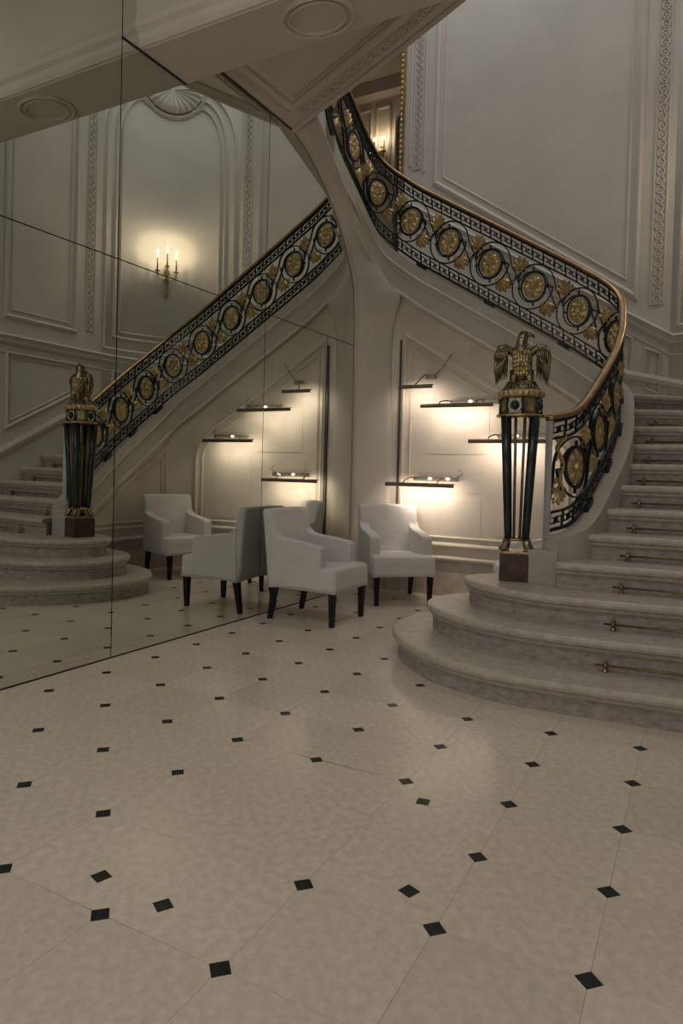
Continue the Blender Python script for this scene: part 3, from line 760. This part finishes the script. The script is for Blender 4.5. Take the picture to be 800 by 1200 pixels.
# ================================================================== NEWEL POST WITH EAGLE
nx, ny, nz = 2.118, 4.645, 0.506
nw = thing('newel_post', (nx, ny, nz), 'bronze newel post of tapering rods on a red marble block, crowned by an eagle', 'newel post')
Fv = np.array((3.3 - nx, -ny, 0.0)); Fv /= np.linalg.norm(Fv); Rv = np.array((-Fv[1], Fv[0], 0.0)); Zv = np.array((0, 0, 1.0))
if Rv[0] < 0: Rv = -Rv
B0 = np.array((nx, ny, nz))
def NP(r, f, z): return B0 + Rv*r + Fv*f + Zv*z
build('base_block', MB().obox(NP(0, 0, 0.091), Rv*0.107, Fv*0.107, Zv*0.092), 'redmarble', nw, bevel=0.006)
build('base_plate', MB().obox(NP(0, 0, 0.190), Rv*0.092, Fv*0.092, Zv*0.008), 'gold2', nw)
for i in (-1, 1):
    for j in (-1, 1):
        mb = MB()
        c = NP(i*0.062, j*0.062, 0.0)
        o_ = (Rv*i + Fv*j)/math.sqrt(2)
        mb.tube([c + Zv*0.275, c + Zv*0.245 + o_*0.008, c + Zv*0.222 + o_*0.020, c + Zv*0.210 + o_*0.034, c + Zv*0.206 + o_*0.046], [0.026, 0.029, 0.028, 0.022, 0.012], 8)
        for a in (-0.7, 0, 0.7):
            t = o_*math.cos(a) + (Rv*j - Fv*i)*math.sin(a)*0.8
            mb.tube([c + Zv*0.235, c + Zv*0.222 + t*0.032, c + Zv*0.205 + t*0.050], [0.012, 0.014, 0.006], 6)
        build('claw_foot', mb, 'eagle', nw, smooth=True)
        mb = MB(); top = NP(i*0.092, j*0.092, 1.095); bot = NP(i*0.056, j*0.056, 0.27)
        mb.tube([bot, bot*0.9 + top*0.1, bot*0.5 + top*0.5, top], [0.024, 0.026, 0.030, 0.034], 12)
        build('rod', mb, 'darkmetal', nw, smooth=True)
for i, j in ((-0.32, 1), (0.32, 1), (-0.32, -1), (0.32, -1), (1, -0.32), (1, 0.32), (-1, -0.32), (-1, 0.32)):
    build('thin_rod', MB().tube([NP(i*0.058, j*0.058, 0.27), NP(i*0.094, j*0.094, 1.10)], [0.0085, 0.0105], 8), 'bronze', nw, smooth=True)
mb = MB().lathe([(0.05, 0.262), (0.082, 0.266), (0.090, 0.275), (0.082, 0.284), (0.05, 0.288)], B0, 20)
build('lower_collar', mb, 'gold2', nw, smooth=True)
build('tray_rim', MB().lathe([(0.10, 1.083), (0.150, 1.088), (0.160, 1.098), (0.150, 1.108), (0.10, 1.112)], B0, 32), 'gold2', nw, smooth=True)
rot8 = math.atan2(Fv[1], Fv[0]) + PI/8 - 0.30
bx_ = build('cap_box', MB().lathe([(0.128, 1.108), (0.132, 1.112), (0.132, 1.214), (0.128, 1.218)], B0, 8, rot=rot8), 'eagle', nw)
for a8 in range(8):
    a = rot8 - PI/8 + a8*PI/4; d = np.array((math.cos(a), math.sin(a), 0)); t = np.array((-d[1], d[0], 0)); c = B0 + d*0.124 + Zv*1.163
    if a8 % 2 == 0:
        build('ring_ornament', MB().tube([c + (t*math.cos(q) + Zv*math.sin(q))*0.041 for q in np.linspace(0, 2*PI, 20, endpoint=False)], 0.006, 6, up=tuple(d), closed=True), 'chrome', bx_, smooth=True)
        build('ring_centre', MB().ell(c - d*0.002, (0.028, 0.028, 0.028), 10, 8), 'darkmetal', bx_, smooth=True)
    else:
        build('side_panel', MB().obox(c, t*0.026, d*0.004, Zv*0.036), 'gold2', bx_)
for k in range(8):
    a = rot8 + k*PI/4; c = B0 + np.array((math.cos(a), math.sin(a), 0))*0.134
    build('corner_colonnette', MB().tube([c + Zv*1.112, c + Zv*1.214], 0.009, 8), 'darkmetal', bx_, smooth=True)
build('fluted_band', MB().lathe([(0.12, 1.216), (0.142, 1.222), (0.150, 1.232), (0.152, 1.245), (0.150, 1.258), (0.142, 1.266), (0.12, 1.270)], B0, 96, lobes=24, amp=0.022), 'gold', nw)
build('eagle_plinth', MB().lathe([(0.128, 1.268), (0.126, 1.275), (0.112, 1.288), (0.10, 1.31), (0.088, 1.33), (0.05, 1.345)], B0, 28, lobes=9, amp=0.05), 'eagle', nw, smooth=True)
# eagle: breast towards the hall, head turned to the stair
mb = MB(); rs = []
for z, rr, ff, cf, cr in ((1.315, 0.035, 0.04, 0.0, 0), (1.335, 0.060, 0.055, 0.0, 0), (1.37, 0.056, 0.064, 0.005, 0), (1.42, 0.061, 0.072, 0.012, 0), (1.47, 0.062, 0.072, 0.018, 0), (1.515, 0.056, 0.064, 0.018, 0),
                         (1.55, 0.052, 0.052, 0.015, -0.004), (1.58, 0.038, 0.042, 0.012, -0.006), (1.605, 0.034, 0.038, 0.012, -0.004), (1.63, 0.036, 0.036, 0.012, 0.004), (1.650, 0.034, 0.032, 0.012, 0.008), (1.665, 0.020, 0.022, 0.012, 0.008), (1.672, 0.006, 0.008, 0.012, 0.008)):
    rs.append([NP(cr + rr*math.cos(a)*(1 + 0.04*math.cos(9*a)), cf + ff*math.sin(a)*(1 + 0.04*math.cos(9*a)), z) for a in np.linspace(0, 2*PI, 24, endpoint=False)])
mb.rings(rs)
mb.tube([NP(0.022, 0.016, 1.640), NP(0.050, 0.020, 1.640), NP(0.068, 0.022, 1.630), NP(0.074, 0.023, 1.612)], [0.022, 0.015, 0.010, 0.002], 8)     # hooked beak
for sg in (-1, 1):                                                # feathered legs and talons
    mb.tube([NP(sg*0.045, 0.035, 1.39), NP(sg*0.052, 0.055, 1.34), NP(sg*0.055, 0.062, 1.30)], [0.036, 0.028, 0.016], 8)
    for a in (-0.5, 0, 0.5): mb.tube([NP(sg*0.055, 0.062, 1.305), NP(sg*0.055 + 0.03*a, 0.095, 1.298), NP(sg*0.055 + 0.04*a, 0.115, 1.280)], [0.010, 0.009, 0.003], 6)
eg = build('eagle_figure', mb, 'eagle', nw, smooth=True, label='bronze eagle with drooping wings')
for q_, (z_, n_) in enumerate(((1.515, 8), (1.49, 9), (1.462, 10), (1.434, 10), (1.406, 10), (1.378, 9))):      # scale feathers on the breast
    mb = MB()
    for i in range(n_):
        a = PI*(i + 0.25 + 0.5*(q_ % 2))/n_; mb.ell(NP(0.055*math.cos(a), 0.014 + 0.068*math.sin(a), z_ + random.uniform(-0.004, 0.004)), (0.0125, 0.0125, 0.020), 6, 5)
    build('breast_feathers', mb, 'gold2', eg, smooth=True)
for sg in (-1, 1):
    mb = MB()
    mb.tube([NP(sg*0.035, -0.010, 1.500), NP(sg*0.070, -0.005, 1.535), NP(sg*0.110, 0.002, 1.566), NP(sg*0.145, 0.005, 1.556), NP(sg*0.166, 0.004, 1.50), NP(sg*0.170, 0.0, 1.43)], [0.022, 0.026, 0.026, 0.025, 0.022, 0.012], 8)
    for i in range(7):                                            # long primaries hanging from the bent wing
        t = i/6; x0 = 0.168 - 0.062*t; x1 = 0.166 - 0.040*t; z0 = 1.52 + 0.03*t; z1 = 1.305 + 0.006*i + 0.075*t*t
        mb.tube([NP(sg*x0, 0.004 + 0.010*t, z0), NP(sg*(x0 + 0.006), 0.010 + 0.012*t, (z0 + z1)/2), NP(sg*x1, 0.004 + 0.010*t, z1)], [0.014, 0.019, 0.004], 6, flat=(1, 0.6), up=tuple(Rv))
    for i in range(6):                                            # short coverts
        t = i/5; x0 = 0.160 - 0.062*t
        mb.tube([NP(sg*x0, 0.020, 1.555), NP(sg*x0, 0.034, 1.50), NP(sg*x0, 0.026, 1.435 + 0.01*i)], [0.012, 0.018, 0.004], 6, flat=(1, 0.6), up=tuple(Rv))
    for i in range(5):                                            # back of the wing
        t = i/4; x0 = 0.158 - 0.055*t
        mb.tube([NP(sg*x0, -0.014, 1.55), NP(sg*x0, -0.024, 1.45), NP(sg*x0*0.95, -0.012, 1.335 + 0.02*t)], [0.016, 0.021, 0.005], 6, flat=(1, 0.6), up=tuple(Rv))
    build('wing', mb, 'eagle', eg, smooth=True)

# ================================================================== ARMCHAIRS IN WHITE SLIPCOVERS
def rr_loop(hx, hy, r, cx=0.0, cy=0.0, n=6):
    out = []
    for q, (sx, sy) in enumerate(((1, 1), (-1, 1), (-1, -1), (1, -1))):
        for k in range(n):
            a = q*PI/2 + (PI/2)*k/(n-1); out.append((cx + sx*(hx - r) + r*math.cos(a), cy + sy*(hy - r) + r*math.sin(a)))
        # edge subdivisions for the drooping hem
        nx_, ny_ = ((-1, 1), (-1, -1), (1, -1), (1, 1))[q]
        a = (q + 1)*PI/2
        e0 = np.array(out[-1]); e1 = np.array((cx + nx_*(hx - r) + r*math.cos(a), cy + ny_*(hy - r) + r*math.sin(a)))
        out += [tuple(e0 + (e1 - e0)*t/7) for t in range(1, 7)]
    return out
def make_chair(label):
    t = thing('armchair', (0, 0, 0), label, 'armchair', 'white armchairs by the mirror')
    # seat with skirt and arched hem
    rs = []
    for z, gx, gy, r in ((0.262, 0.006, 0.006, 0.03), (0.30, 0.002, 0.002, 0.03), (0.36, 0.0, 0.0, 0.03), (0.415, 0.0, 0.0, 0.03), (0.430, -0.008, -0.008, 0.03), (0.438, -0.025, -0.025, 0.03), (0.442, -0.10, -0.10, 0.03)):
        ring = []
        for (x, y) in rr_loop(0.305 + gx, 0.295 + gy, r, 0.005, 0):
            zz = z
            if z < 0.28: zz += 0.028*math.cos(min(1, abs(x-0.005)/0.30)*PI/2)**1.5 if abs(y) > 0.27 else 0.020*math.cos(min(1, abs(y)/0.29)*PI/2)**1.5
            if z > 0.41: zz += 0.012*(x > 0.1)
            ring.append((x, y, zz))
        rs.append(ring)
    build('seat', MB().rings(rs), 'cloth', t, smooth=True)
    rs = []                                                        # padded back, leaning and slightly flared
    for z, x, th, hy in ((0.285, -0.262, 0.062, 0.288), (0.40, -0.266, 0.062, 0.285), (0.52, -0.278, 0.060, 0.290), (0.66, -0.297, 0.056, 0.292), (0.78, -0.316, 0.050, 0.294), (0.855, -0.330, 0.044, 0.295), (0.877, -0.334, 0.038, 0.292), (0.885, -0.336, 0.024, 0.280)):
        rs.append([(a, b, z + (0.006*math.cos(b/0.29*PI/2) if z > 0.8 else 0)) for a, b in rr_loop(th, hy, min(0.03, th*0.8), x, 0)])
    build('backrest', MB().rings(rs), 'cloth', t, smooth=True)
    for sg in (-1, 1):
        pr = [(0.178, 0.30), (0.185, 0.46), (0.180, 0.595), (0.165, 0.618), (0.08, 0.632), (-0.04, 0.648), (-0.13, 0.656), (-0.19, 0.666), (-0.232, 0.686), (-0.258, 0.715), (-0.288, 0.728), (-0.298, 0.30)]
        mb = MB(); y0, y1 = (0.200, 0.298) if sg > 0 else (-0.298, -0.200)
        n = len(pr); mb.add([(x, y0, z) for x, z in pr] + [(x, y1, z) for x, z in pr], [tuple(range(n)), tuple(range(n, 2*n))] + [(i, (i+1) % n, n+(i+1) % n, n+i) for i in range(n)])
        build('armrest', mb, 'cloth', t, bevel=0.020, smooth=False)
    for sx, sy in ((1, 1), (1, -1), (-1, 1), (-1, -1)):
        tx, ty = (0.272, 0.252*sy) if sx > 0 else (-0.255, 0.245*sy)
        bx2, by2 = (0.270, 0.250*sy) if sx > 0 else (-0.305, 0.245*sy)
        mb = MB(); rs = []
        for z, x, y, h in ((0.0, bx2, by2, 0.0165), (0.30, tx, ty, 0.026)):
            rs.append([(x - h, y - h, z), (x + h, y - h, z), (x + h, y + h, z), (x - h, y + h, z)])
        build('leg', mb.rings(rs), 'leg', t)
    return t
cA = make_chair('white slipcovered armchair in front of the mirror, turned sideways with its left arm nearest')
cB = copy_tree(cA); cC = copy_tree(cA)
cB['label'] = 'white slipcovered armchair facing out from the corner under the picture lights'
cC['label'] = 'white slipcovered armchair tucked behind the newel post, seen mostly in the mirror'
for c, x, y, a in ((cA, 0.452, 4.864, 0.5), (cB, 0.645, 5.965, -49.5), (cC, 1.953, 5.885, -159.2)):
    c.location = (x, y, 0); c.rotation_euler = (0, 0, math.radians(a))

# ================================================================== PICTURE LIGHTS
WALLY = 6.462 - 0.02
def picture_light(label, x0, x1, z, px0, px1, pz, arms, watt, small=False, glints=()):
    yb = 6.244
    t = thing('picture_light', ((x0+x1)/2, WALLY, z), label, 'picture light', 'picture lights on the wall under the stair')
    # trough shade: half round, open towards the wall and downwards
    mb = MB(); n = 9; rs = []
    for x in (x0, x1):
        ring = [(x, yb - 0.024*math.cos(a), z + 0.022*math.sin(a)) for a in np.linspace(-0.9, PI*0.72, n)]
        ring += [(x, yb - 0.018*math.cos(a), z + 0.017*math.sin(a)) for a in np.linspace(PI*0.72, -0.9, n)]
        rs.append(ring)
    build('shade', mb.rings(rs), 'bronze', t)
    build('lamp_tube', MB().tube([(x0 + 0.03, yb + 0.004, z - 0.004), (x1 - 0.03, yb + 0.004, z - 0.004)], 0.007, 8), 'lamp_and_glint', t)
    pl = build('mounting_plate', MB().box((px0, WALLY - 0.045, pz - 0.022), (px1, WALLY, pz + 0.022)), 'plate', t, bevel=0.004)
    for bxx in glints: build('plate_glint', MB().ell((bxx, WALLY - 0.052, pz + 0.004), (0.020, 0.012, 0.012), 10, 8), 'lamp_and_glint', t, smooth=True)  # glowing spots that imitate lamp highlights reflected on the plate
    for ax, bx in arms:
        build('arm', MB().tube(catmull([(ax, WALLY - 0.03, pz), (ax*0.7 + bx*0.3, WALLY - 0.09, pz + 0.012), (bx, yb + 0.04, z + 0.045), (bx, yb, z + 0.018)], 5), 0.007, 8), 'bronze', t, smooth=True)
    build('cable', MB().tube([(px1 - 0.03, WALLY - 0.012, pz + 0.01), (px1 + 0.04, WALLY - 0.008, pz + 0.06), (px1 + (0.16 if small else 0.0), WALLY - 0.008, pz + (0.22 if small else 0.10))], 0.004, 6), 'bronze', t)
    d = bpy.data.lights.new('picture_lamp', 'AREA'); d.shape = 'RECTANGLE'; d.size = (x1 - x0)*0.8; d.size_y = 0.02; d.energy = watt; d.color = (1.0, 0.84, 0.69); d.spread = math.radians(150)
    o = bpy.data.objects.new('picture_lamp', d); COL.objects.link(o)
    o.location = ((x0+x1)/2, yb + 0.012, z - 0.012)
    o.rotation_euler = (Vector(((x0+x1)/2, 6.46, z - 0.20)) - Vector(o.location)).to_track_quat('-Z', 'Z').to_euler()
    adopt_rot(o, t)
def adopt_rot(o, t):
    o.parent = t; o.matrix_parent_inverse = world_of(t).inverted()
picture_light('short bronze picture light, topmost of the four on the wall under the stair', 0.505, 0.865, 2.043, 0.72, 0.82, 2.16, [(0.76, 0.68)], 0.75, True)
picture_light('long bronze picture light, second from the top beneath the sloping stair', 0.746, 1.462, 1.853, 0.99, 1.46, 1.90, [(1.0, 0.93), (1.32, 1.29)], 1.4, glints=(1.19,))
picture_light('long bronze picture light partly hidden behind the newel post', 1.234, 1.945, 1.515, 1.46, 1.92, 1.57, [(1.47, 1.42), (1.82, 1.80)], 1.4, glints=(1.64,))
picture_light('long bronze picture light, lowest of the four, just above the corner armchair', 0.393, 1.106, 1.089, 0.62, 1.08, 1.15, [(0.64, 0.58), (0.96, 0.93)], 1.8, glints=(0.80, 0.985))

# ================================================================== CANDLE SCONCES
def sconce(label, base, nrm, scale, cands, watt):
    base = np.array(base, float); nrm = np.array(nrm, float); nrm /= np.linalg.norm(nrm); side = np.array((-nrm[1], nrm[0], 0)); up = np.array((0, 0, 1.0))
    def P(a, o, z): return base + side*a*scale + nrm*o*scale + up*z*scale
    t = thing('candle_sconce', tuple(base), label, 'sconce')
    mb = MB().tube([P(0, 0.02, -0.36), P(0, 0.03, -0.30), P(0, 0.035, -0.20), P(0, 0.04, -0.10), P(0, 0.04, 0.0), P(0, 0.03, 0.09), P(0, 0.02, 0.15)], [0.004*scale, 0.022*scale, 0.016*scale, 0.034*scale, 0.045*scale, 0.028*scale, 0.008*scale], 10)
    build('backplate', mb, 'gold2', t, smooth=True)
    for a, o, z in cands:
        arm = build('arm', MB().tube(catmull([P(0, 0.04, -0.03), P(a*0.4, 0.06 + o*0.3, -0.10), P(a*0.9, o*0.9, -0.07), P(a, o, 0.0), P(a, o, z - 0.03)], 5), 0.010*scale, 8), 'gold2', t, smooth=True)
        build('drip_pan', MB().lathe([(0.006*scale, -0.02*scale), (0.034*scale, -0.004*scale), (0.038*scale, 0.004*scale), (0.014*scale, 0.008*scale)], P(a, o, z - 0.02), 14), 'gold2', arm, smooth=True)
        cd = build('candle', MB().tube([P(a, o, z - 0.02), P(a, o, z + 0.17)], 0.0105*scale, 8), 'candle', t, smooth=True)
        build('flame_bulb', MB().lathe([(0.002, 0), (0.008*scale, 0.010*scale), (0.0085*scale, 0.02*scale), (0.004*scale, 0.036*scale), (0.001, 0.046*scale)], P(a, o, z + 0.17), 8), 'flame', cd, smooth=True)
        d = bpy.data.lights.new('candle_light', 'POINT'); d.energy = watt; d.color = (1.0, 0.81, 0.60); d.shadow_soft_size = 0.0015
        l = bpy.data.objects.new('candle_light', d); COL.objects.link(l); l.location = P(a, o + 0.02, z + 0.25); adopt_rot(l, t)
    return t
a_s = math.radians(42.0)
sp = (CX + WR*math.cos(a_s), CY + WR*math.sin(a_s), 3.96)
sconce('gilded three-candle wall sconce on the rounded corner wall, seen in the mirror', sp, (-math.cos(a_s), -math.sin(a_s), 0), 1.0, [(-0.13, 0.10, 0.04), (0.0, 0.15, 0.10), (0.13, 0.10, 0.04)], 3.4)
sconce('two-candle wall sconce glowing in the upper hall above the railing', (-1.57, 9.97, 6.22), (0, -1, 0), 1.0, [(-0.085, 0.10, 0.04), (0.085, 0.10, 0.04)], 1.2)
